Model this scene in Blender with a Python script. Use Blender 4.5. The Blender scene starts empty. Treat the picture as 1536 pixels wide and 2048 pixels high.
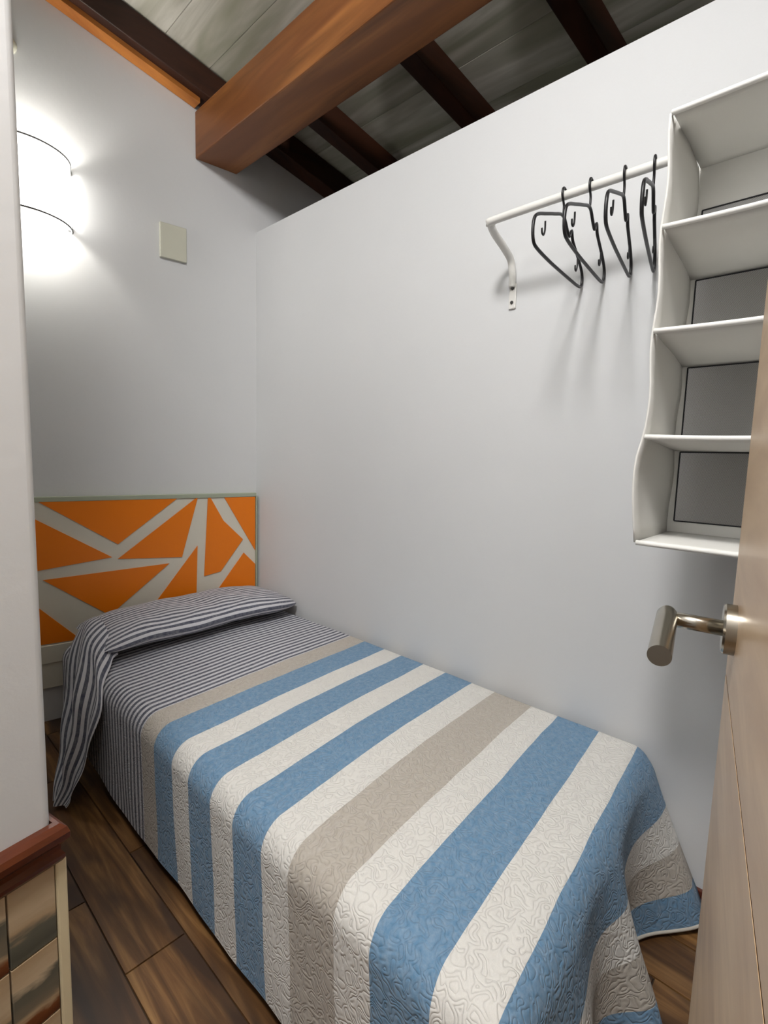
import bpy, bmesh, math, random
from mathutils import Vector, Matrix
random.seed(7)
C = bpy.context.scene
col = C.collection
PI = math.pi

# ---------------------------------------------------------------- camera
CAM = Vector((0, 0, 1.23))
F = 998.74
yaw, pitch, roll = math.radians(47.2748), math.radians(6.1561), math.radians(-1.6762)
fwd = Vector((math.sin(yaw)*math.cos(pitch), math.cos(yaw)*math.cos(pitch), -math.sin(pitch)))
right = Vector((math.cos(yaw), -math.sin(yaw), 0))
down = fwd.cross(right)
r2 = math.cos(roll)*right + math.sin(roll)*down
d2 = -math.sin(roll)*right + math.cos(roll)*down
cd = bpy.data.cameras.new('camera')
cam = bpy.data.objects.new('camera', cd); col.objects.link(cam)
m = Matrix((r2, -d2, -fwd)).transposed().to_4x4(); m.translation = CAM
cam.matrix_world = m
cd.sensor_fit = 'VERTICAL'; cd.sensor_height = 32.0
cd.lens = 32.0*F/2048
cd.clip_start = 0.01
C.camera = cam

# ---------------------------------------------------------------- world, lights, exposure
w = bpy.data.worlds.new('world'); C.world = w; w.use_nodes = True
w.node_tree.nodes['Background'].inputs[0].default_value = (0.9, 0.95, 1.0, 1)
w.node_tree.nodes['Background'].inputs[1].default_value = 0.02
def point(name, loc, power, rad, colr):
    l = bpy.data.lights.new(name, 'POINT'); l.energy = power; l.shadow_soft_size = rad; l.color = colr
    o = bpy.data.objects.new(name, l); o.location = loc; col.objects.link(o); return o
def area(name, loc, target, power, size, colr):
    l = bpy.data.lights.new(name, 'AREA'); l.energy = power; l.size = size; l.color = colr
    o = bpy.data.objects.new(name, l); o.location = loc; col.objects.link(o)
    o.rotation_euler = (Vector(target)-Vector(loc)).to_track_quat('-Z', 'Y').to_euler(); return o
area('ceiling_lamp_light', (-0.20, 0.25, 3.12), (-0.35, 2.4, 1.0), 48, 0.46, (1.0, 0.975, 0.96)).data.shape = 'DISK'
area('hall_fill_light', (-0.15, -0.75, 2.7), (0.9, 1.8, 1.2), 3, 0.7, (1.0, 0.98, 0.97))  # added fill behind the camera, no actual fixture
C.view_settings.view_transform = 'Standard'
C.view_settings.look = 'None'
C.view_settings.gamma = 1
C.view_settings.use_curve_mapping = False
C.view_settings.exposure = 0.48

# ---------------------------------------------------------------- material helpers
def srgb(r, g, b):
    f = lambda c: (c/255/12.92) if c/255 <= 0.04045 else ((c/255+0.055)/1.055)**2.4
    return (f(r), f(g), f(b), 1)
class NT:
    def __init__(s, name):
        s.m = bpy.data.materials.new(name); s.m.use_nodes = True
        s.t = s.m.node_tree; s.b = s.t.nodes['Principled BSDF']; s.out = s.t.nodes['Material Output']
    def n(s, typ, **kw):
        x = s.t.nodes.new(typ)
        for k, v in kw.items():
            if k.startswith('i_'):
                x.inputs[int(k[2:]) if k[2:].isdigit() else k[2:]].default_value = v
            else: setattr(x, k, v)
        return x
    def l(s, a, b): s.t.links.new(a, b)
    def math(s, op, a, b=None):
        x = s.n('ShaderNodeMath', operation=op)
        for i, v in enumerate((a, b)):
            if v is None: continue
            if isinstance(v, (int, float)): x.inputs[i].default_value = v
            else: s.l(v, x.inputs[i])
        return x.outputs[0]
    def mix(s, f, a, b):
        x = s.n('ShaderNodeMix', data_type='RGBA')
        for i, v in ((0, f), (6, a), (7, b)):
            if isinstance(v, (int, float, tuple)): x.inputs[i].default_value = v
            else: s.l(v, x.inputs[i])
        return x.outputs[2]
    def ramp(s, f, stops, interp='LINEAR'):
        x = s.n('ShaderNodeValToRGB'); r = x.color_ramp; r.interpolation = interp
        while len(r.elements) < len(stops): r.elements.new(0.5)
        for e, (p, c) in zip(r.elements, stops): e.position = p; e.color = c
        s.l(f, x.inputs[0]); return x.outputs[0]
    def noise(s, vec, scale, detail=3, rough=.5, dist=0):
        x = s.n('ShaderNodeTexNoise'); x.inputs['Scale'].default_value = scale
        x.inputs['Detail'].default_value = detail; x.inputs['Roughness'].default_value = rough
        x.inputs['Distortion'].default_value = dist
        if vec is not None: s.l(vec, x.inputs['Vector'])
        return x.outputs['Fac']
    def mapping(s, src, scale, rot=(0, 0, 0)):
        x = s.n('ShaderNodeMapping'); x.inputs['Scale'].default_value = scale; x.inputs['Rotation'].default_value = rot
        s.l(src, x.inputs['Vector']); return x.outputs[0]
    def bump(s, h, strength, dist):
        x = s.n('ShaderNodeBump'); x.inputs['Strength'].default_value = strength; x.inputs['Distance'].default_value = dist
        s.l(h, x.inputs['Height']); s.l(x.outputs[0], s.b.inputs['Normal'])
    def coord(s, kind='Object'): return s.n('ShaderNodeTexCoord').outputs[kind]
    def rnd(s): return s.n('ShaderNodeObjectInfo').outputs['Random']
    def set(s, color=None, rough=None, metal=None, spec=None):
        if color is not None:
            if isinstance(color, tuple): s.b.inputs['Base Color'].default_value = color
            else: s.l(color, s.b.inputs['Base Color'])
        if rough is not None: s.b.inputs['Roughness'].default_value = rough
        if metal is not None: s.b.inputs['Metallic'].default_value = metal
        if spec is not None: s.b.inputs['Specular IOR Level'].default_value = spec
        return s.m
def plain(name, c, rough=.5, metal=0, spec=.5, var=.06, scale=14, bump=0, bscale=60):
    k = NT(name); v = k.coord()
    dark = tuple(x*(1-var) for x in c[:3])+(1,)
    k.set(k.mix(k.noise(v, scale), dark, c), rough, metal, spec)
    if bump: k.bump(k.noise(v, bscale), bump, .002)
    return k.m

def wall_mat():
    k = NT('painted_plaster'); v = k.coord()
    k.set(k.mix(k.noise(v, 2.2, 4), srgb(208, 210, 211), srgb(215, 216, 217)), .6, 0, .3)
    n = k.noise(v, 26, 5, .6)
    k.bump(n, .12, .006)
    return k.m
def wood(name, c1, c2, scale, rough=.4, spec=.5, axis_scale=(1, 14, 14), use_rnd=True, bump=.1, knots=None):
    k = NT(name); v = k.coord()
    if use_rnd:
        add = k.n('ShaderNodeVectorMath', operation='ADD'); k.l(v, add.inputs[0])
        cx = k.n('ShaderNodeCombineXYZ'); r = k.rnd()
        k.l(k.math('MULTIPLY', r, 37.0), cx.inputs[0]); k.l(k.math('MULTIPLY', r, 11.0), cx.inputs[1]); k.l(cx.outputs[0], add.inputs[1])
        v = add.outputs[0]
    mp = k.mapping(v, tuple(a*scale for a in axis_scale))
    n = k.noise(mp, 1.0, 5, .6, .6)
    cc = k.ramp(n, [(.3, c1), (.72, c2)])
    if knots:
        n2 = k.noise(k.mapping(v, tuple(a*scale*.32 for a in axis_scale)), 1.0, 3, .6, 1.0)
        cc = k.mix(k.ramp(n2, [(.42, (0, 0, 0, 1)), (.62, (1, 1, 1, 1))]), cc, knots)
    k.set(cc, rough, 0, spec)
    if bump: k.bump(n, bump, .003)
    return k.m

M = {}
M['wall'] = wall_mat()
M['hall'] = plain('unlit_hall_dark', srgb(96, 84, 72), .7)  # dark colour stands in for an unlit hall and cuts bounce light
M['beam'] = wood('stained_beam_wood', srgb(92, 54, 26), srgb(158, 102, 54), 1.6, .42, .4, (9, .8, 9), knots=srgb(112, 66, 34))
M['rafter_lit'] = wood('lamplit_rafter_orange', srgb(150, 88, 34), srgb(188, 120, 52), 1.2, .45, .4, (1, 9, 9), False)  # lighter rafter wood: wall lamp glow put into the colour
M['rafter'] = wood('dark_rafter_wood', srgb(34, 17, 10), srgb(66, 34, 18), 1.2, .5, .3, (1, 9, 9))
M['board'] = wood('whitewashed_board', srgb(176, 174, 160), srgb(232, 229, 219), 1.6, .75, .2, (9, .9, 9), knots=srgb(158, 158, 138))
M['joint'] = plain('pale_board_joint', srgb(128, 124, 110), .9)
M['floor_gap'] = plain('floor_grout', srgb(58, 44, 32), .8)
def floor_mat():
    k = NT('floor_wood_tile'); v = k.coord(); r = k.rnd()
    add = k.n('ShaderNodeVectorMath', operation='ADD'); k.l(v, add.inputs[0])
    cx = k.n('ShaderNodeCombineXYZ'); k.l(k.math('MULTIPLY', r, 37.0), cx.inputs[0]); k.l(k.math('MULTIPLY', r, 17.0), cx.inputs[1]); k.l(cx.outputs[0], add.inputs[1])
    v = add.outputs[0]
    n = k.noise(k.mapping(v, (26, 1.8, 10)), 1, 5, .62, .9)
    n2 = k.noise(k.mapping(v, (9, 1.6, 5)), 1, 3, .5, .6)
    c = k.ramp(n, [(.28, srgb(58, 36, 18)), (.5, srgb(112, 78, 44)), (.74, srgb(164, 124, 76))])
    c = k.mix(k.ramp(n2, [(.40, (1, 1, 1, 1)), (.58, (0, 0, 0, 1))]), c, srgb(62, 42, 28))
    k.set(c, .38, 0, .5); k.bump(n, .15, .002); return k.m
M['floor'] = floor_mat()
def tile_mat(name, stops):
    k = NT(name); v = k.coord('Generated'); sx = k.n('ShaderNodeSeparateXYZ'); k.l(v, sx.inputs[0])
    o = k.coord()
    n = k.noise(k.mapping(o, (9, 9, 34)), 1, 4, .6, .5)
    z = k.math('ADD', sx.outputs[2], k.math('MULTIPLY', k.math('SUBTRACT', n, .5), .45))
    k.set(k.ramp(z, stops), .35, 0, .4); return k.m
CR, GR, TN, BR = srgb(198, 178, 148), srgb(98, 96, 84), srgb(176, 152, 120), srgb(116, 66, 34)
M['tile'] = tile_mat('grey_banded_tile', [(0, GR), (.12, srgb(80, 80, 70)), (.34, GR), (.42, TN), (.6, CR), (1, TN)])
M['tile_b'] = tile_mat('brown_banded_tile', [(0, srgb(88, 46, 22)), (.14, BR), (.22, TN), (.32, srgb(120, 110, 92)), (.62, GR), (.72, CR), (1, TN)])
M['rail'] = wood('varnished_chair_rail', srgb(60, 25, 12), srgb(100, 48, 24), 2, .2, .6, (1, 9, 9), False)
M['cream'] = plain('cream_trim', srgb(226, 212, 176), .4)
M['skirting'] = plain('brown_skirting', srgb(92, 44, 28), .3)
M['door'] = wood('light_oak_door', srgb(172, 140, 104), srgb(202, 174, 138), 1.3, .3, .5, (1, 18, 18), False, .05)
M['groove'] = plain('dark_groove', srgb(70, 46, 26), .9, 0, 0)
M['steel'] = plain('brushed_steel', srgb(176, 170, 158), .24, 1.0, .5, .12, 40)
M['steel_dark'] = plain('brushed_steel_end', srgb(120, 108, 92), .42, 1.0)
M['white_metal'] = plain('white_enamel_tube', srgb(228, 227, 222), .25)
M['screw'] = plain('screw_steel', srgb(120, 120, 118), .35, 1)
M['black'] = plain('black_hanger_plastic', srgb(22, 21, 24), .4)
M['fabric'] = plain('white_organizer_fabric', srgb(232, 231, 226), .9, 0, .1, .05, 9, .25, 900)
M['piping'] = plain('white_edge_binding', srgb(242, 241, 236), .8, 0, .2)
M['meshrim'] = plain('black_mesh_binding', srgb(40, 40, 44), .8)
def mesh_mat():
    k = NT('grey_mesh_fabric'); v = k.coord('Object')
    a = k.n('ShaderNodeSeparateXYZ'); k.l(v, a.inputs[0])
    p = .0032
    sy = k.math('SINE', k.math('MULTIPLY', a.outputs[1], 2*PI/p)); sz = k.math('SINE', k.math('MULTIPLY', a.outputs[2], 2*PI/p))
    h = k.math('GREATER_THAN', k.math('MULTIPLY', sy, sz), .25)
    k.set(srgb(150, 148, 144), .9, 0, .1)
    tr = k.n('ShaderNodeBsdfTransparent'); mx = k.n('ShaderNodeMixShader')
    k.l(h, mx.inputs[0]); k.l(k.b.outputs[0], mx.inputs[1]); k.l(tr.outputs[0], mx.inputs[2]); k.l(mx.outputs[0], k.out.inputs[0])
    return k.m
M['mesh'] = mesh_mat()
M['hb_white'] = plain('cream_lacquer', srgb(222, 218, 204), .3)
M['hb_cap'] = plain('sage_grey_edge', srgb(168, 176, 156), .35)
M['orange'] = plain('orange_lacquer', srgb(240, 128, 20), .3, 0, .4, .03)
M['plate'] = plain('ivory_plastic', srgb(206, 206, 190), .4)
M['bedbase'] = plain('dark_bed_base', srgb(58, 50, 46), .8)
M['mattress'] = plain('mattress_ticking', srgb(206, 204, 198), .9)
M['rim'] = plain('grey_wire_rim', srgb(104, 104, 104), .5)
def shade_mat():
    k = NT('lit_lamp_shade'); v = k.coord()
    k.set(srgb(245, 242, 232), .8)
    k.b.inputs['Emission Color'].default_value = (1.0, .97, .92, 1); k.b.inputs['Emission Strength'].default_value = 6
    return k.m
M['shade'] = shade_mat()
def bulb_mat():
    k = NT('glowing_bulb'); k.set(srgb(255, 250, 240), .5)
    k.b.inputs['Emission Color'].default_value = (1.0, .97, .92, 1); k.b.inputs['Emission Strength'].default_value = 12
    return k.m
M['bulb'] = bulb_mat()

NAVY, OFFW = srgb(66, 70, 88), srgb(206, 206, 212)
def stripes(k, t, period, duty=.5):
    f = k.math('FRACT', k.math('DIVIDE', t, period))
    return k.mix(k.math('LESS_THAN', f, duty), OFFW, NAVY)
BLUE, WHITE, TAN = srgb(98, 140, 174), srgb(226, 224, 218), srgb(184, 176, 164)
# stripe edges along the length t (m from the wall end, t = 2.40 - y)
EDGES = [(.85, TAN), (.938, BLUE), (1.062, WHITE), (1.153, BLUE), (1.275, WHITE), (1.374, BLUE), (1.50, WHITE), (1.59, TAN), (1.727, WHITE),
         (1.822, BLUE), (1.954, WHITE), (2.057, BLUE), (2.215, WHITE), (2.312, TAN), (2.412, BLUE)]
def cloth(name, quilt=True):
    k = NT(name); uv = k.n('ShaderNodeUVMap').outputs[0]; s = k.n('ShaderNodeSeparateXYZ'); k.l(uv, s.inputs[0])
    wob = k.math('MULTIPLY', k.math('SUBTRACT', k.noise(k.mapping(uv, (3, 3, 3)), 1, 2), .5), .018 if quilt else .006)
    t = k.math('ADD', s.outputs[1], wob)
    fine = stripes(k, t, .0262 if quilt else .0265)
    weave = k.noise(k.mapping(uv, (420, 420, 1)), 1, 2)
    if quilt:
        sc = 3.0
        base = k.ramp(k.math('DIVIDE', t, sc), [(0, OFFW)]+[(e/sc, c) for e, c in EDGES], 'CONSTANT')
        c = k.mix(k.math('GREATER_THAN', t, EDGES[0][0]), fine, base)
    else: c = fine
    heather = k.noise(k.mapping(uv, (70, 70, 1)), 1, 4, .7)
    c = k.mix(k.math('MULTIPLY', k.math('SUBTRACT', heather, .35), .5), c, srgb(232, 232, 232))
    c = k.mix(k.math('MULTIPLY', weave, .16), c, srgb(90, 90, 96))
    k.set(c, .75, 0, .2)
    k.b.inputs['Sheen Weight'].default_value = .15
    if quilt:
        n = k.noise(k.mapping(uv, (46, 46, 1)), 1, 0, .4, .5)
        worm = k.math('ABSOLUTE', k.math('SINE', k.math('MULTIPLY', n, 15)))
        puff = k.math('POWER', worm, .5)
        h = k.math('ADD', k.math('MULTIPLY', puff, .85), k.math('MULTIPLY', weave, .12))
        k.bump(h, .5, .005)
    else:
        n = k.noise(k.mapping(uv, (24, 24, 1)), 1, 2, .4, .25)
        k.bump(k.math('ADD', n, k.math('MULTIPLY', weave, .1)), .5, .006)
    return k.m
M['quilt'] = cloth('striped_quilt', True)
M['ticking'] = cloth('navy_stripe_cloth', False)
M['hem'] = plain('pale_hem', srgb(196, 190, 178), .9)

# ---------------------------------------------------------------- object helpers
def link(name, me, mat, parent=None, smooth=False):
    o = bpy.data.objects.new(name, me); col.objects.link(o)
    if mat is not None and not me.materials: me.materials.append(mat)
    if parent: o.parent = parent
    if smooth:
        for p in me.polygons: p.use_smooth = True
    return o
def fin(bm, name, mat, parent=None, smooth=False):
    bmesh.ops.recalc_face_normals(bm, faces=bm.faces)
    me = bpy.data.meshes.new(name); bm.to_mesh(me); bm.free()
    return link(name, me, mat, parent, smooth)
def bevel_all(bm, wd, seg=2):
    if wd: bmesh.ops.bevel(bm, geom=list(bm.edges), offset=wd, segments=seg, affect='EDGES', profile=.5)
def hexa(bm, b, t):
    """8-corner solid: b = 4 bottom pts ccw, t = 4 top pts"""
    v = [bm.verts.new(p) for p in list(b)+list(t)]
    for f in ((3, 2, 1, 0), (4, 5, 6, 7), (0, 1, 5, 4), (1, 2, 6, 5), (2, 3, 7, 6), (3, 0, 4, 7)):
        bm.faces.new([v[i] for i in f])
def box(name, lo, hi, mat, parent=None, bev=.002):
    bm = bmesh.new(); x0, y0, z0 = lo; x1, y1, z1 = hi
    hexa(bm, [(x0, y0, z0), (x1, y0, z0), (x1, y1, z0), (x0, y1, z0)], [(x0, y0, z1), (x1, y0, z1), (x1, y1, z1), (x0, y1, z1)])
    bmesh.ops.recalc_face_normals(bm, faces=bm.faces); bevel_all(bm, bev); return fin(bm, name, mat, parent)
def fbox(name, O, ax, ay, u, v, z, mat, parent=None, bev=.002):
    """box in a rotated frame: O origin, ax/ay horizontal unit vectors, ranges u, v, z"""
    bm = bmesh.new(); P = lambda a, b, c: O+ax*a+ay*b+Vector((0, 0, c))
    hexa(bm, [P(u[0], v[0], z[0]), P(u[1], v[0], z[0]), P(u[1], v[1], z[0]), P(u[0], v[1], z[0])],
         [P(u[0], v[0], z[1]), P(u[1], v[0], z[1]), P(u[1], v[1], z[1]), P(u[0], v[1], z[1])])
    bmesh.ops.recalc_face_normals(bm, faces=bm.faces); bevel_all(bm, bev); return fin(bm, name, mat, parent)
def catmull(pts, n=6, closed=False):
    pts = [Vector(p) for p in pts]; out = []; N = len(pts)
    for i in range(N if closed else N-1):
        g = lambda j: pts[j % N] if closed else pts[min(max(j, 0), N-1)]
        p0, p1, p2, p3 = g(i-1), g(i), g(i+1), g(i+2)
        for j in range(n):
            t = j/n
            out.append(.5*((2*p1)+(p2-p0)*t+(2*p0-5*p1+4*p2-p3)*t*t+(3*p1-p0-3*p2+p3)*t**3))
    if not closed: out.append(pts[-1])
    return out
def tube_bm(bm, path, rad, seg=10, caps=True, closed=False, rads=None, flat=None):
    path = [Vector(p) for p in path]; rings = []; N = len(path)
    prev = None
    for i, p in enumerate(path):
        a = path[(i-1) % N] if closed or i else p; b = path[(i+1) % N] if closed or i < N-1 else p
        d = (b-a).normalized()
        if prev is None:
            up = Vector((0, 0, 1)) if abs(d.z) < .9 else Vector((1, 0, 0)); s = d.cross(up).normalized()
        else: s = (prev-d*prev.dot(d)).normalized()
        prev = s; q = d.cross(s)
        r = rads[i] if rads else rad
        rings.append([bm.verts.new(p+(s*math.cos(2*PI*k/seg)+q*math.sin(2*PI*k/seg))*r) for k in range(seg)])
    for i in range(N if closed else N-1):
        A, B = rings[i], rings[(i+1) % N]
        for k in range(seg): bm.faces.new([A[k], A[(k+1) % seg], B[(k+1) % seg], B[k]])
    if caps and not closed: bm.faces.new(rings[0][::-1]); bm.faces.new(rings[-1])
def tube(name, path, rad, mat, parent=None, seg=12, closed=False, rads=None):
    bm = bmesh.new(); tube_bm(bm, path, rad, seg, True, closed, rads)
    return fin(bm, name, mat, parent, True)
def empty(name, loc=(0, 0, 0)):
    o = bpy.data.objects.new(name, None); col.objects.link(o); o.location = loc; o.empty_display_size = .1; return o
def tag(o, label, cat, group=None):
    o['label'] = label; o['category'] = cat
    if group: o['group'] = group
    return o
def struct(o): o['kind'] = 'structure'; return o
def keep(o, parent):
    """parent while keeping world coordinates (parents only carry a translation)"""
    o.parent = parent; o.matrix_parent_inverse = Matrix.Translation(parent.location).inverted(); return o
def adopt(parent, *objs):
    for o in objs: keep(o, parent)
def grid_mesh(name, P, UV=None, mat=None, parent=None, smooth=True):
    """P[i][j] -> point grid, UV[i][j] -> uv"""
    ni, nj = len(P), len(P[0]); me = bpy.data.meshes.new(name)
    vs = [tuple(p) for row in P for p in row]
    fs = [(i*nj+j, i*nj+j+1, (i+1)*nj+j+1, (i+1)*nj+j) for i in range(ni-1) for j in range(nj-1)]
    me.from_pydata(vs, [], fs)
    if UV:
        uv = me.uv_layers.new(name='UVMap'); fl = [u for row in UV for u in row]
        for lp in me.loops: uv.data[lp.index].uv = fl[lp.vertex_index]
    me.update()
    return link(name, me, mat, parent, smooth)
def smoothstep(a, b, x):
    t = min(max((x-a)/(b-a), 0), 1); return t*t*(3-2*t)

# ---------------------------------------------------------------- room frame
AX = 1.546                                             # partition plane
bk = math.radians(-9.192)                              # back wall runs a little askew
tb = Vector((math.cos(bk), math.sin(bk), 0)); nb = Vector((-math.sin(bk), math.cos(bk), 0))
KB = Vector((AX, 2.398, 0))                            # corner of back wall and partition
XL, XR, YF = -.78, 3.0, -1.7
def back_y(x): return KB.y+(x-KB.x)*tb.y/tb.x
def roof_z(x): return 3.031-.272*(x-.684)              # underside of the rafters
BH = .125                                              # rafter height

# floor: wood-look plank tiles
fl = struct(box('floor', (XL-.1, YF-.1, -.06), (XR+.1, 3.1, -.006), M['floor_gap'], None, 0))
pw, pl = .147, .92
c0 = .380
k = int((XL-c0)/pw)-1
while c0+k*pw < AX:
    x0 = c0+k*pw; off = {0: 1.14, -1: 1.42}.get(k, 1.14+(k*.37) % .92)
    y = off-pl*4
    while y < 2.85:
        y0, y1 = max(y, YF), min(y+pl, 2.85); xa, xb = max(x0, XL), min(x0+pw, AX+.05)
        if y1-y0 > .02 and xb-xa > .02:
            bm = bmesh.new(); g = .0012
            hw, hl = (xb-xa)/2-g, (y1-y0)/2-g
            hexa(bm, [(-hw, -hl, -.004), (hw, -hl, -.004), (hw, hl, -.004), (-hw, hl, -.004)],
                 [(-hw+.001, -hl+.001, .004), (hw-.001, -hl+.001, .004), (hw-.001, hl-.001, .004), (-hw+.001, hl-.001, .004)])
            o = fin(bm, 'plank', M['floor'], fl); o.location = ((xa+xb)/2, (y0+y1)/2, -.004)
        y += pl
    k += 1

# walls
def wall_poly(name, pts, thick_vec, mat=M['wall'], bev=0):
    bm = bmesh.new(); n = len(pts); pts = [Vector(p) for p in pts]
    a = [bm.verts.new(p) for p in pts]; b = [bm.verts.new(p+Vector(thick_vec)) for p in pts]
    bm.faces.new(a); bm.faces.new(b[::-1])
    for i in range(n): bm.faces.new([a[i], b[i], b[(i+1) % n], a[(i+1) % n]])
    return fin(bm, name, mat)
zt_ = lambda x: roof_z(x)+BH+.01
def bp(x, z): return (x, back_y(x), z)
struct(wall_poly('wall_back', [bp(XL, 0), bp(XR, 0), bp(XR, zt_(XR)), bp(XL, zt_(XL))], nb*.12))
# partition stops short of the roof; its upper arris is softened
bm = bmesh.new()
yk = 2.398
hexa(bm, [(AX, YF, 0), (AX+.1, YF, 0), (AX+.1, back_y(AX+.1), 0), (AX, yk, 0)], [(AX, YF, 2.388), (AX+.1, YF, 2.388), (AX+.1, back_y(AX+.1), 2.388), (AX, yk, 2.388)])
struct(fin(bm, 'wall_right', M['wall']))
struct(wall_poly('wall_left', [(XL, YF, 0), (XL, back_y(XL), 0), (XL, back_y(XL), zt_(XL)), (XL, YF, zt_(XL))], (-.12, 0, 0)))
struct(wall_poly('wall_front', [(XL, YF, 0), (XR, YF, 0), (XR, YF, zt_(XR)), (XL, YF, zt_(XL))], (0, -.12, 0), M['hall']))
struct(wall_poly('wall_far', [(XR, YF, 0), (XR, back_y(XR), 0), (XR, back_y(XR), zt_(XR)), (XR, YF, zt_(XR))], (.12, 0, 0)))
struct(box('baseboard_right', (AX-.012, YF, 0), (AX, 2.385, .072), M['skirting'], None, .003))

# stub wall at the left with tiled dado
lw = math.radians(12.263)
tl = Vector((math.cos(lw), math.sin(lw), 0)); nl = Vector((-math.sin(lw), math.cos(lw), 0))
PL = Vector((.181, .826, 0))
Lst = (XL-PL.x)/tl.x
bm = bmesh.new()
prof = [(Lst, 0), (-.012, 0)]
for i in range(7):
    a = PI/2*i/6; prof.append((-.012+.012*math.sin(a), .012-.012*math.cos(a)))
for i in range(7):
    a = PI/2*i/6; prof.append((-.012+.012*math.cos(a), .128-.012+.012*math.sin(a)))
prof += [(Lst, .128)]
zs = [0]+[.612+i*.12 for i in range(23)]
rows = []
for z in zs:
    rr = []
    for (u, v) in prof:
        p = PL+tl*u+nl*v; z_ = z
        if z == zs[-1]: z_ = zt_(p.x)
        rr.append(bm.verts.new((p.x, p.y, z_)))
    rows.append(rr)
for i in range(len(rows)-1):
    for j in range(len(prof)):
        j2 = (j+1) % len(prof); bm.faces.new([rows[i][j], rows[i][j2], rows[i+1][j2], rows[i+1][j]])
bm.faces.new(rows[0]); bm.faces.new(rows[-1][::-1])
stub = struct(fin(bm, 'wall_stub', M['wall']))
for p in stub.data.polygons: p.use_smooth = True
stub.modifiers.new('edge', 'EDGE_SPLIT').split_angle = math.radians(40)
# dado tiles (pieces of the stub wall), corner trim, chair rail
tz = [.612-.122*i for i in range(6)]+[0.0]
us = [-.0025, -.066, -.266, -.466, -.666, -.866]
for a in range(len(us)-1):
    for i in range(len(tz)-1):
        if tz[i]-tz[i+1] < .01: continue
        o = fbox('tile', PL, tl, nl, (us[a+1]+.0012, us[a]-.0012), (-.008, .0), (tz[i+1]+.001, tz[i]-.001), M['tile_b' if (i+a) % 2 else 'tile'], stub, .001)
trim = struct(fbox('trim_1', PL, tl, nl, (-.002, .014), (-.0095, .02), (0, .612), M['cream'], None, .003))
# chair rail profile swept round the corner
rp = [(0, 0), (.012, .000), (.016, .006), (.016, .012), (.010, .018), (.011, .026), (.018, .032), (.023, .038), (.024, .048), (.020, .056), (.010, .060), (0, .060)]
bm = bmesh.new(); rr = []
for (u, v, du, dv) in ((Lst, 0, 0, -1), (0, 0, 1, -1), (0, .128, 1, 0)):
    rr.append([bm.verts.new(PL+tl*(u+du*a*.55)+nl*(v+dv*a)+Vector((0, 0, .612+z))) for a, z in rp])
for A, B in zip(rr[:-1], rr[1:]):
    for j in range(len(rp)):
        j2 = (j+1) % len(rp); bm.faces.new([A[j], A[j2], B[j2], B[j]])
bm.faces.new(rr[0]); bm.faces.new(rr[-1][::-1])
struct(fin(bm, 'trim_2', M['rail']))

# ---------------------------------------------------------------- roof: boards, rafters, beam
bm = bmesh.new()
x0, x1 = XL-.15, XR+.15
e = lambda x: roof_z(x)+BH+.03
hexa(bm, [(x0, YF-.15, e(x0)), (x1, YF-.15, e(x1)), (x1, 2.95, e(x1)), (x0, 2.95, e(x0))],
     [(x0, YF-.15, e(x0)+.05), (x1, YF-.15, e(x1)+.05), (x1, 2.95, e(x1)+.05), (x0, 2.95, e(x0)+.05)])
ceil = struct(fin(bm, 'ceiling', M['joint']))
bwid = .19; x = XL-.05; i = 0
while x < XR:
    xa, xb = x+.0015, x+bwid-.0015; bm = bmesh.new(); dz = random.uniform(-.0005, .0005)
    ya, yb = YF, min(back_y(xa), back_y(xb))-.002
    za, zb_ = roof_z(xa)+BH+dz, roof_z(xb)+BH+dz
    hexa(bm, [(xa, ya, za), (xb, ya, zb_), (xb, yb, zb_), (xa, yb, za)], [(xa, ya, za+.026), (xb, ya, zb_+.026), (xb, yb, zb_+.026), (xa, yb, za+.026)])
    fin(bm, 'board', M['board'], ceil); x += bwid; i += 1
def rafter(d0, d1, label, xs=XL+.01):
    bm = bmesh.new()
    O = Vector((KB.x, KB.y, 0))
    def P(x, d):
        # point at plan distance d in front of the back wall (d<0 = into the room)
        y = back_y(x)+d/nb.y; return x, y
    A = [P(xs, d1), P(XR-.01, d1), P(XR-.01, d0), P(xs, d0)]
    hexa(bm, [(x, y, roof_z(x)) for x, y in A], [(x, y, roof_z(x)+BH-.003) for x, y in A])
    bmesh.ops.recalc_face_normals(bm, faces=bm.faces); bevel_all(bm, .004, 2)
    o = fin(bm, 'rafter', M['rafter']); tag(o, label, 'rafter', 'dark rafters under the roof boards'); return o
rafter(-.004, -.100, 'dark brown sloping rafter running right along the back wall')
rafter(-.352, -.430, 'dark sloping rafter crossing the beam, next in front of the rafter on the back wall', 1.4415)
rafter(-.922, -1.0, 'dark sloping rafter over the white partition, middle one right of the big beam', 1.4415)
rafter(-1.468, -1.545, 'dark sloping rafter nearest the top right corner of the photo', 1.4415)
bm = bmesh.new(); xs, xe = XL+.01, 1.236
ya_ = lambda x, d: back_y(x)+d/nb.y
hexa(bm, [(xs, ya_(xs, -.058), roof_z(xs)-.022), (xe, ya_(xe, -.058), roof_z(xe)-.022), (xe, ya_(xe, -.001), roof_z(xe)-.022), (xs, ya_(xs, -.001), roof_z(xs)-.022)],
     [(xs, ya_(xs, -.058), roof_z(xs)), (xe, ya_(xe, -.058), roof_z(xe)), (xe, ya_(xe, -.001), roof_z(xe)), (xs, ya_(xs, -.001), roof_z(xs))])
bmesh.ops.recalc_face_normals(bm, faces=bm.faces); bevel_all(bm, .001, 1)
struct(fin(bm, 'rafter_lit_strip', M['rafter_lit']))  # added strip imitating the rafter underside as lit by the wall lamp
bm = bmesh.new(); xa, xb = 1.237, 1.440; za, zb_ = 2.634, 2.846
ya = YF+.002
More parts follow.
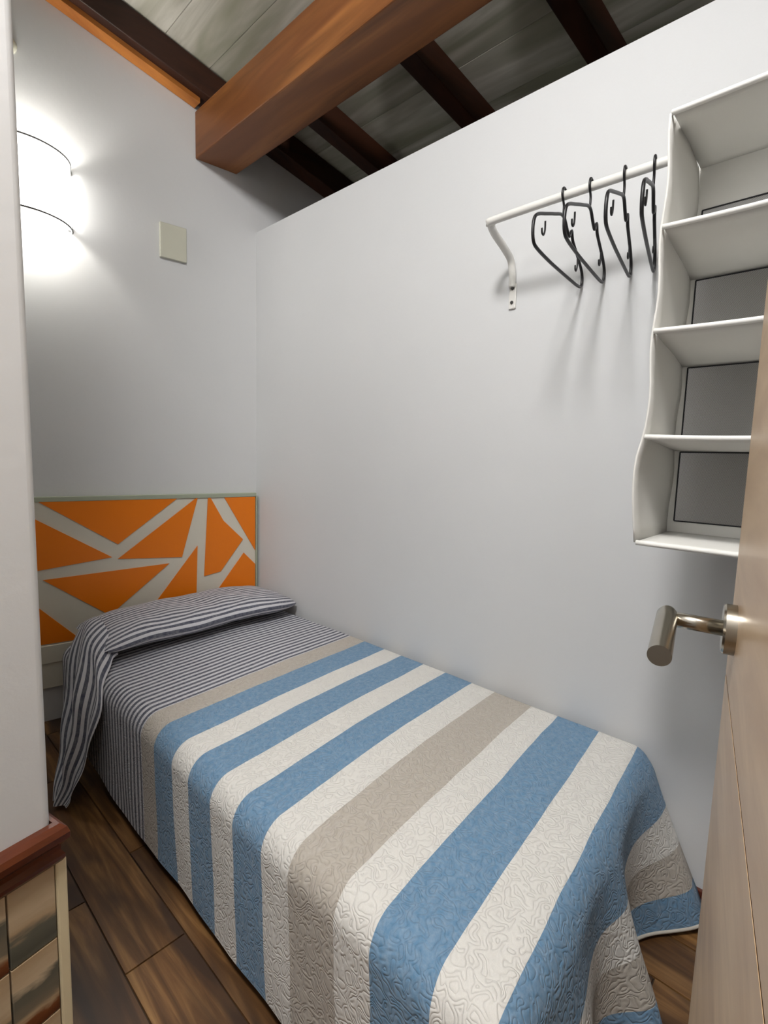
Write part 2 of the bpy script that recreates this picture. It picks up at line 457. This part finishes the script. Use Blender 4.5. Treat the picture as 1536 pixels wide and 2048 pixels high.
hexa(bm, [(xa, ya, za), (xb, ya, za), (xb, back_y(xb)-.001, za), (xa, back_y(xa)-.001, za)], [(xa, ya, zb_), (xb, ya, zb_), (xb, back_y(xb)-.001, zb_), (xa, back_y(xa)-.001, zb_)])
bmesh.ops.recalc_face_normals(bm, faces=bm.faces); bevel_all(bm, .006, 2)
tag(fin(bm, 'ceiling_beam', M['beam']), 'thick orange-brown timber beam running from the back wall towards the camera', 'beam')

# ---------------------------------------------------------------- bed with headboard
OB = KB.copy(); na = -nb                                # towards the room
bed = empty('bed', (1.06, 1.35, 0))
parts = [box('base', (.66, .44, .13), (1.49, 2.27, .26), M['bedbase'], None, .006),
         box('mattress', (.64, .42, .262), (1.505, 2.27, .405), M['mattress'], None, .03)]
for sx in (.72, 1.43):
    for sy in (.52, 2.15):
        bm = bmesh.new(); tube_bm(bm, [(sx, sy, 0), (sx, sy, .13)], .025, 14, True, False, [.02, .027])
        parts.append(fin(bm, 'leg', M['bedbase'], None, True))
adopt(bed, *parts)
hb = fbox('headboard', OB, tb, na, (-1.06, -.014), (.003, .026), (.163, 1.0), M['hb_white'], None, .002); keep(hb, bed)
def keep2(o):
    bpy.context.view_layer.update(); o.parent = hb; o.matrix_parent_inverse = hb.matrix_world.inverted()
o = fbox('top_cap', OB, tb, na, (-1.06, -.012), (.002, .034), (1.0, 1.021), M['hb_cap'], None, .002); keep2(o); o['label'] = 'sage grey top edge'
o = fbox('side_cap', OB, tb, na, (-.014, -.006), (.002, .034), (.163, 1.0), M['hb_cap'], None, .001); keep2(o); o['label'] = 'grey end strip'
o = fbox('bottom_rail', OB, tb, na, (-1.06, -.014), (.026, .036), (.28, .362), M['hb_white'], None, .003); keep2(o)
polys = [[(-.998, 1.0), (-.429, 1.0), (-.697, .792)], [(-1.04, .945), (-.723, .733), (-1.04, .698)], [(-.699, .722), (-.335, 1.0), (-.328, 1.0), (-.409, .702)],
         [(-.994, .658), (-.47, .676), (-.739, .457)], [(-1.04, .566), (-.862, .366), (-1.04, .370)], [(-.62, .38), (-.331, .753), (-.343, .38)],
         [(-.275, 1.0), (-.262, 1.0), (-.195, .877), (-.088, .769), (-.211, .605), (-.298, .59)], [(-.190, 1.0), (-.018, .999), (-.018, .702)],
         [(-.083, .694), (-.018, .625), (-.018, .38), (-.325, .38)], [(-.79, .372), (-.719, .441), (-.64, .372)]]
for pg in polys:
    bm = bmesh.new()
    a = [bm.verts.new(OB+tb*u+na*.026+Vector((0, 0, z))) for u, z in pg]; b_ = [bm.verts.new(OB+tb*u+na*.031+Vector((0, 0, z))) for u, z in pg]
    bm.faces.new(a); bm.faces.new(b_[::-1])
    for i in range(len(pg)): j = (i+1) % len(pg); bm.faces.new([a[i], a[j], b_[j], b_[i]])
    o = fin(bm, 'orange_panel', M['orange']); keep2(o)
tag(bed, 'single bed with orange and cream geometric headboard, under the striped bedspread', 'bed')

# ---------------------------------------------------------------- bedspread
X0, X1 = .628, 1.508            # flat top between the rolls
ZT = .425
def foot_y(x): return .395-.072*(1.53-x)/.93
YH = 2.30
RL = .062                       # roll radius
def rnd2(x, y): return math.sin(x*5.1+1.3*math.sin(y*3.7))*math.cos(y*4.3+.7*math.sin(x*6.1))
def topz(x, y):
    cx = (x-X0)/(X1-X0)
    return ZT+.008*math.sin(PI*min(max(cx, 0), 1))*smoothstep(.3, .6, y)+.0035*rnd2(x, y)
def tcoord(x, y): return 2.40-(y-.078*(x-1.06)/.93)
nx, ny = 60, 110
P, UV = [], []
for i in range(nx+1):
    x = X0+(X1-X0)*i/nx; r1, r2_ = [], []
    for j in range(ny+1):
        y = YH+(foot_y(x)-YH)*j/ny
        r1.append((x, y, topz(x, y))); r2_.append((x, tcoord(x, y)))
    P.append(r1); UV.append(r2_)
spread = grid_mesh('bedspread', P, UV, M['quilt'])
# skirt: columns round the perimeter (left side, corner, foot, corner, right side)
colsk = []
n1 = 110
for j in range(n1):
    y = YH+(foot_y(X0)-YH)*j/n1
    colsk.append((Vector((X0, y, 0)), Vector((-1, 0, 0)), 'L', y))
for j in range(13):
    a = PI/2*j/12; colsk.append((Vector((X0, foot_y(X0), 0)), Vector((-math.cos(a), -math.sin(a), 0)), 'C', a))
n2 = 70
for j in range(1, n2):
    x = X0+(X1-X0)*j/n2; colsk.append((Vector((x, foot_y(x), 0)), Vector((0, -1, 0)), 'F', x))
for j in range(13):
    a = PI/2*j/12; colsk.append((Vector((X1, foot_y(X1), 0)), Vector((math.sin(a), -math.cos(a), 0)), 'D', a))
for j in range(1, 41):
    y = foot_y(X1)+(YH-foot_y(X1))*j/40; colsk.append((Vector((X1, y, 0)), Vector((1, 0, 0)), 'R', y))
def gauss(x, c, s): return math.exp(-((x-c)/s)**2)
def footflare(x):
    return .150*gauss(x, 1.50, .12)+.125*gauss(x, 1.10, .075)+.09*gauss(x, .80, .12)+.006
nh = 44; P, UV = [], []
hemline = []
for base, d, kind, q in colsk:
    rl = RL; H = .43
    if kind == 'L':
        flare = .006+.002*math.sin(q*9); H = .416-.03*smoothstep(1.6, 2.0, q)
    elif kind == 'C': flare = .006+.09*math.sin(q)**2+.05*math.sin(2*q); H = .416+.029*math.sin(q)
    elif kind == 'F': flare = footflare(q); H = .445
    elif kind == 'D': flare = footflare(1.508)*(1-smoothstep(.2, 1.3, q)); rl = RL-(RL-.022)*smoothstep(0, 1.3, q); H = .445-.12*smoothstep(.6, 1.5, q)
    else: flare = 0; rl = .022; H = .30
    r1, r2_ = [], []
    z0 = topz(base.x, base.y)
    for j in range(nh+1):
        h = H*j/nh*1.02; ha = rl*PI/2
        if h < ha: o_, dz = rl*math.sin(h/rl), rl*(1-math.cos(h/rl))
        else: o_, dz = rl, rl+(h-ha)
        dep = max(dz-.03, 0)/.38
        # the flare takes up cloth: hang a little less where it kicks out
        o_ += flare*dep**1.1
        dz -= .10*flare*dep
        wv = {'L': .35, 'F': 1}.get(kind, 0)
        o_ += wv*(.004*math.sin(h*21+q*17)*dep+.003*math.sin(q*31+h*9)*dep)
        p = base+d*o_; z = max(z0-dz, .014)
        p.x = min(p.x, 1.534)
        r1.append((p.x, p.y, z))
        c = base+d*h; r2_.append((c.x, tcoord(c.x, c.y)))
    P.append(r1); UV.append(r2_)
    if kind in 'CFD': hemline.append(Vector(r1[-1]))
skirt = grid_mesh('skirt', P, UV, M['quilt']); skirt.parent = spread
hemo = tube('hem', hemline, .0045, M['hem'], spread, 6); hemo['label'] = 'pale bound hem'
tag(spread, 'quilted blue, white and taupe striped bedspread covering the bed down to the floor', 'bedspread')

# ---------------------------------------------------------------- pillow wrapped in the striped end
Pc = Vector((1.075, 2.155, .498)); hx, hy, hz = .455, .205, .058
P, UV = [], []
NU, NV = 64, 48
arcs = [0]
for j in range(NV):
    e_ = lambda a: (math.copysign(abs(math.cos(a))**.8, math.cos(a))*hy, math.copysign(abs(math.sin(a))**.9, math.sin(a))*hz)
    p_, q_ = e_(2*PI*j/NV), e_(2*PI*(j+1)/NV); arcs.append(arcs[-1]+math.hypot(p_[0]-q_[0], p_[1]-q_[1]))
for i in range(NU+1):
    u = -1+2*i/NU; e = max(1-abs(u)**5, 0)
    r1, r2_ = [], []
    for j in range(NV+1):
        a = 2*PI*j/NV; ca, sa = math.cos(a), math.sin(a)
        f = lambda c, p: math.copysign(abs(c)**p, c)
        yy = -f(ca, .8)*hy*(.86+.14*e**.5); zz = f(sa, .9)*hz*(e**.45 if e > 0 else 0)
        zz *= 1+.08*rnd2(u*2.1, a)
        zz = zz if zz > 0 else zz*.95*(1-.25*abs(ca)**2)
        # rear sags against the headboard and the right end dips to the wall
        x = Pc.x+u*hx; y = Pc.y+yy+.02*u; z = Pc.z+zz-.015*smoothstep(.5, 1, u)-.012*smoothstep(-.6, -1, u)
        y += .008*math.sin(u*7)*(1 if yy < 0 else 0)
        yb = back_y(x)-.045
        r1.append((x, min(y, yb), z)); r2_.append((x, arcs[j]))
    P.append(r1); UV.append(r2_)
pil = grid_mesh('pillow', P, UV, M['ticking'])
tag(pil, 'long pillow wrapped in navy and white striped cloth against the orange headboard', 'pillow')
# loose end of cloth that spills off the pillow to the floor
front = [(.665, 1.962, .462), (.63, 1.93, .452), (.592, 1.87, .412), (.555, 1.79, .345), (.525, 1.79, .24), (.495, 1.80, .14), (.468, 1.82, .065), (.45, 1.84, .018)]
back = [(.665, 2.30, .505), (.63, 2.29, .49), (.60, 2.27, .44), (.575, 2.24, .34), (.545, 2.17, .235), (.51, 2.10, .14), (.475, 2.01, .07), (.44, 1.93, .018)]
mid = [(.665, 2.13, .556), (.628, 2.11, .545), (.578, 2.07, .495), (.538, 2.00, .385), (.505, 1.955, .265), (.478, 1.93, .16), (.452, 1.915, .08), (.425, 1.895, .016)]
cf, cm_, cb = catmull(front, 5), catmull(mid, 5), catmull(back, 5)
P, UV = [], []
for a, (pf, pm, pb) in enumerate(zip(cf, cm_, cb)):
    s_ = a/(len(cf)-1); r1, r2_ = [], []
    for j in range(31):
        v = j/30
        p = pf*(2*(v-.5)*(v-1))+pm*(4*v*(1-v))+pb*(2*v*(v-.5))
        am = .016*smoothstep(.12, .5, s_)*(1-.5*smoothstep(.7, 1, s_))
        p = p+Vector((-1, -.35, .1))*(am*math.sin(v*PI*5+s_*2.2)) + Vector((-.004, 0, 0))*math.sin(s_*25+v*6)
        r1.append(p); r2_.append((s_*.7, v*.36+.02))
    P.append(r1); UV.append(r2_)
ov = grid_mesh('overhang', P, UV, M['ticking']); ov.parent = pil; ov['label'] = 'loose striped cloth spilling from the left end to the floor'

# ---------------------------------------------------------------- wall sconce
def wpt(u, off, z): return KB+tb*u-nb*off+Vector((0, 0, z))
sc = empty('wall_lamp', wpt(-1.005, 0, 2.27))
RS, us0 = .168, -1.003
def arc(r, z, n=33): return [wpt(us0+r*math.cos(PI*i/(n-1)), r*math.sin(PI*i/(n-1))*.95+.012, z) for i in range(n)]
A, B, A2, B2 = arc(RS, 2.142), arc(RS, 2.401), arc(RS-.004, 2.142), arc(RS-.004, 2.401)
bm = bmesh.new()
R_ = [[bm.verts.new(p) for p in q] for q in (A, B, B2, A2)]
for q in range(4):
    for i in range(32): bm.faces.new([R_[q][i], R_[q][i+1], R_[(q+1) % 4][i+1], R_[(q+1) % 4][i]])
parts = [fin(bm, 'lamp_shade', M['shade'], None, True)]
parts += [tube('rim', arc(RS+.001, z), .0035, M['rim'], None, 8) for z in (2.142, 2.401)]
parts.append(fbox('back_plate', KB, tb, -nb, (us0-.05, us0+.05), (.0, .012), (2.20, 2.34), M['white_metal'], None, .003))
bm = bmesh.new(); bmesh.ops.create_uvsphere(bm, u_segments=20, v_segments=12, radius=.03, matrix=Matrix.Translation(wpt(us0, .085, 2.265)))
parts.append(fin(bm, 'bulb', M['bulb'], None, True))
parts.append(tube('bulb_arm', [wpt(us0, .01, 2.23), wpt(us0, .085, 2.23), wpt(us0, .085, 2.24)], .008, M['white_metal'], None, 8))
parts.append(fbox('bracket', KB, tb, -nb, (us0+.155, us0+.172), (.0, .016), (2.15, 2.17), M['rim'], None, .002))
parts.append(fbox('bracket', KB, tb, -nb, (us0+.155, us0+.172), (.0, .016), (2.375, 2.395), M['rim'], None, .002))
adopt(sc, *parts)
tag(sc, 'glowing half-round white wall lamp on the back wall at the left', 'lamp')
pl_ = point('wall_lamp_light', wpt(us0, .085, 2.265), 24, .035, (1.0, .97, .92)); keep(pl_, sc)

# blank plates on the back wall
bm = bmesh.new()
q = fbox('blank_plate', KB, tb, -nb, (-.483, -.362), (.0, .017), (2.14, 2.297), M['plate'], None, .003)
tag(q, 'square ivory blank cover plate high on the back wall, right of the lamp', 'wall plate')
bm = bmesh.new(); pth = [wpt(-1.03, .0, 2.79), wpt(-1.03, .012, 2.79), wpt(-1.03, .018, 2.79)]
tube_bm(bm, pth, .03, 24, True, False, [.032, .032, .022])
tag(fin(bm, 'round_cover', M['plate'], None, True), 'small round grey cover on the back wall above the lamp, half behind the stub wall', 'wall plate')

# ---------------------------------------------------------------- clothes rail
RX, RZ, RY = 1.358, 1.943, .872
rail = empty('clothes_rail', (AX, RY, 1.80))
pth = catmull([(RX, -.30, RZ), (RX, 0.3, RZ), (RX, RY-.06, RZ), (RX+.012, RY-.014, RZ-.002), (RX+.05, RY, RZ-.012), (RX+.11, RY, RZ-.035), (RX+.158, RY, RZ-.060), (AX-.014, RY, RZ-.10), (AX-.011, RY, RZ-.14)], 8)
parts = [tube('rod', pth, .0115, M['white_metal'], None, 14)]
pth2 = [(AX-.011, RY, RZ-.13), (AX-.008, RY, RZ-.145)]
bm = bmesh.new()
def ob(bm, lo, hi):
    x0, y0, z0 = lo; x1, y1, z1 = hi
    hexa(bm, [(x0, y0, z0), (x1, y0, z0), (x1, y1, z0), (x0, y1, z0)], [(x0, y0, z1), (x1, y0, z1), (x1, y1, z1), (x0, y1, z1)])
ob(bm, (AX-.007, RY-.013, 1.735), (AX, RY+.013, 1.815)); bmesh.ops.recalc_face_normals(bm, faces=bm.faces); bevel_all(bm, .003, 2)
parts.append(fin(bm, 'wall_bracket', M['white_metal']))
for z in (1.755, 1.80):
    bm = bmesh.new(); tube_bm(bm, [(AX-.006, RY, z), (AX-.0095, RY, z)], .0055, 14, True); parts.append(fin(bm, 'screw', M['screw'], None, False))
adopt(rail, *parts)
tag(rail, 'white bent tube clothes rail fixed to the partition wall', 'clothes rail')

# ---------------------------------------------------------------- hangers
def rot_pts(pts, H, ps, tilt=0):
    c, s = math.cos(ps), math.sin(ps); ct, st = math.cos(tilt), math.sin(tilt)
    out = []
    for u, z in pts:
        uu, zz = u*ct-z*st, u*st+z*ct
        out.append(Vector((H[0]+uu*c, H[1]+uu*s, H[2]+zz)))
    return out
bodyc = [(0, -.046), (-.06, -.064), (-.12, -.086), (-.162, -.102), (-.184, -.118), (-.191, -.145), (-.184, -.172), (-.16, -.182), (-.08, -.187), (0, -.188), (.08, -.188), (.145, -.187), (.174, -.182),
         (.183, -.166), (.177, -.142), (.146, -.118), (.10, -.092), (.082, -.080), (.070, -.060), (.056, -.080), (.036, -.070)]
hookc = [(0, -.050), (0, -.02), (-.013, -.004), (-.0165, .006), (-.012, .019), (0, .0225), (.011, .017), (.0155, .005)]
strapL = [(-.118, -.103), (-.117, -.124), (-.124, -.138), (-.134, -.137), (-.137, -.126)]
strapR = [(.132, -.113), (.134, -.134), (.128, -.150), (.119, -.149), (.117, -.138)]
HY = [(.629, 4, -3), (.558, 6, -1), (.475, 9, 2), (.408, 11, 3)]
labs = ['black plastic clothes hanger at the left end of the four, widest in view', 'black plastic clothes hanger, second from the left on the white rail',
        'black plastic clothes hanger, second from the fabric organizer', 'black plastic clothes hanger closest to the white fabric organizer']
for (y, ps, tl_), lb in zip(HY, labs):
    H = (RX, y, RZ-.004); ps = math.radians(ps); t_ = math.radians(tl_)*0
    hg = empty('clothes_hanger', H)
    r_ = lambda pts: rot_pts(pts, H, ps, t_)
    parts = []
    bm = bmesh.new(); tube_bm(bm, catmull(r_(bodyc), 4, True), .0042, 8, True, True); parts.append(fin(bm, 'body', M['black'], None, True))
    parts.append(tube('hook', catmull(r_(hookc), 5), .0032, M['black'], None, 8))
    parts.append(tube('strap_hook', catmull(r_(strapL), 4), .0024, M['black'], None, 7))
    parts.append(tube('strap_hook', catmull(r_(strapR), 4), .0024, M['black'], None, 7))
    adopt(hg, *parts)
    tag(hg, lb, 'hanger', 'black hangers on the clothes rail')

# ---------------------------------------------------------------- hanging fabric organizer
XF, XB = 1.105, 1.342; YO, YE = .309, -.03
ZS = [1.072, 1.288, 1.495, 1.690, 1.895]
DZ = [0, .018, .032, .034, 0]
org = empty('hanging_organizer', (XB, .14, 1.48)); parts = []
def panel_grid(name, y, bulge):
    n_, mz = 8, 28
    P = []
    for i in range(mz+1):
        z = ZS[0]+(ZS[-1]-ZS[0])*i/mz; row = []
        for j in range(n_+1):
            f_ = j/n_; x = XF+(XB-XF)*f_
            cell = (z-ZS[0])/.2075
            b_ = bulge*(math.sin(PI*min(max((z-1.08)/.21, 0), 1))*.014*(1-f_) + .003*math.sin(z*31+f_*5))
            xx = x-(.010*math.sin(PI*min(max((z-1.08)/.21, 0), 1)))*(1-f_)
            row.append((xx, y+b_, z))
        P.append(row)
    o = grid_mesh(name, P, None, M['fabric']); md = o.modifiers.new('thick', 'SOLIDIFY'); md.thickness = .004; md.offset = 0; return o
parts += [panel_grid('side_panel', YO, 1), panel_grid('side_panel', YE, -1)]
for i, z in enumerate(ZS):
    n_, P = 10, []
    for a in range(n_+1):
        row = []
        for b_ in range(n_+1):
            f_ = a/n_; g = b_/n_
            sag = -.006*math.sin(PI*f_)*math.sin(PI*g) if 0 < i < 4 else 0
            row.append((XF+.002+(XB-XF-.002)*f_, YE+.003+(YO-YE-.006)*g, z+sag-DZ[i]*f_-.004*(1-f_)*math.sin(PI*g)*(0 < i < 4)))
        P.append(row)
    o = grid_mesh('shelf', P, None, M['fabric']); md = o.modifiers.new('thick', 'SOLIDIFY'); md.thickness = .007; md.offset = 0; parts.append(o)
    zz = z
    bm = bmesh.new(); tube_bm(bm, [(XF, YE+(YO-YE)*g/10, z-.004*math.sin(PI*g/10)*(0 < i < 4)) for g in range(11)], .0052, 8)
    o = fin(bm, 'edge_binding', M['piping'], None, True); parts.append(o)
# back: fabric strips round mesh windows
bms = bmesh.new(); cb0, cb1 = XB-.003, XB+.001
mg = .014
for i in range(4):
    z0, z1 = ZS[i], ZS[i+1]
    top = (z1-.006-DZ[i+1]) if i < 3 else 1.800
    bot = z0+(.03 if i == 0 else .012)
    ob(bms, (cb0, YE, z0), (cb1, YE+mg, z1)); ob(bms, (cb0, YO-mg, z0), (cb1, YO, z1))
    ob(bms, (cb0, YE+mg, z0), (cb1, YO-mg, bot)); ob(bms, (cb0, YE+mg, top), (cb1, YO-mg, z1))
    o = box('mesh_window', (XB-.0015, YE+mg, bot), (XB-.0005, YO-mg, top), M['mesh'], None, 0); o['label'] = 'grey see-through mesh'; parts.append(o)
    rim_ = [(XB-.004, YE+mg, bot), (XB-.004, YO-mg, bot), (XB-.004, YO-mg, top), (XB-.004, YE+mg, top)]
    bm = bmesh.new()
    for a in range(4): tube_bm(bm, [rim_[a], rim_[(a+1) % 4]], .0016, 6)
    parts.append(fin(bm, 'mesh_binding', M['meshrim'], None, False))
parts.append(fin(bms, 'back_panel', M['fabric']))
for y in (.24, .03):
    pth = catmull([(XB+.002, y, 1.85), (XB+.003, y, 1.92), (RX-.012, y, 1.955), (RX, y, 1.962), (RX+.015, y, 1.943), (RX+.004, y, 1.926), (XB+.006, y, 1.90)], 4)
    bm = bmesh.new(); tube_bm(bm, pth, .004, 8); parts.append(fin(bm, 'strap', M['fabric'], None, True))
adopt(org, *parts)
tag(org, 'white hanging fabric organizer with grey mesh back, hooked on the rail behind the door', 'organizer')

# ---------------------------------------------------------------- door
dr = math.radians(10.4217)
td = Vector((math.cos(dr), math.sin(dr), 0)); nd = Vector((-math.sin(dr), math.cos(dr), 0))
OD = Vector((0, 0, 0))
D0 = -.042; DE = .69; DH = DE-.82; DT = .04
door = struct(empty('door_1', OD+td*DH+nd*(D0-DT/2)))
gz = .992
parts = []
for z0, z1, nm in ((.008, gz-.0018, 'lower_panel'), (gz+.0018, 2.03, 'upper_panel')):
    parts.append(fbox(nm, OD, td, nd, (DH, DE), (D0-DT, D0), (z0, z1), M['door'], None, .0002))
o = fbox('groove', OD, td, nd, (DH+.002, DE-.002), (D0-DT+.0004, D0-.0003), (gz-.0017, gz+.0017), M['groove'], None, 0); parts.append(o)
adopt(door, *parts)
HC, HZ = .618, 1.064
def dp(u, v, z): return OD+td*u+nd*v+Vector((0, 0, z))
hd = empty('handle', dp(HC, D0, HZ)); keep(hd, door)
def hsub(o):
    bpy.context.view_layer.update(); o.parent = hd; o.matrix_parent_inverse = hd.matrix_world.inverted(); return o
bm = bmesh.new(); tube_bm(bm, [dp(HC, D0, HZ), dp(HC, D0+.0095, HZ), dp(HC, D0+.0115, HZ)], .026, 40, True, False, [.026, .026, .0245])
o = fin(bm, 'rosette', M['steel'], None, True); o.modifiers.new('e', 'EDGE_SPLIT').split_angle = .6; hsub(o)
hsub(tube('neck', [dp(HC, D0+.008, HZ), dp(HC, D0+.062, HZ+.001)], .0082, M['steel'], None, 24))
pth = [dp(HC+.012, D0+.062, HZ+.004), dp(HC+.004, D0+.062, HZ+.003), dp(HC-.02, D0+.062, HZ), dp(HC-.05, D0+.062, HZ-.004), dp(HC-.098, D0+.062, HZ-.010)]
bm = bmesh.new(); tube_bm(bm, pth, .0105, 28, True, False, [.0085, .0105, .0105, .0105, .0105])
o = fin(bm, 'lever', M['steel'], None, True); o.modifiers.new('e', 'EDGE_SPLIT').split_angle = .6; hsub(o)
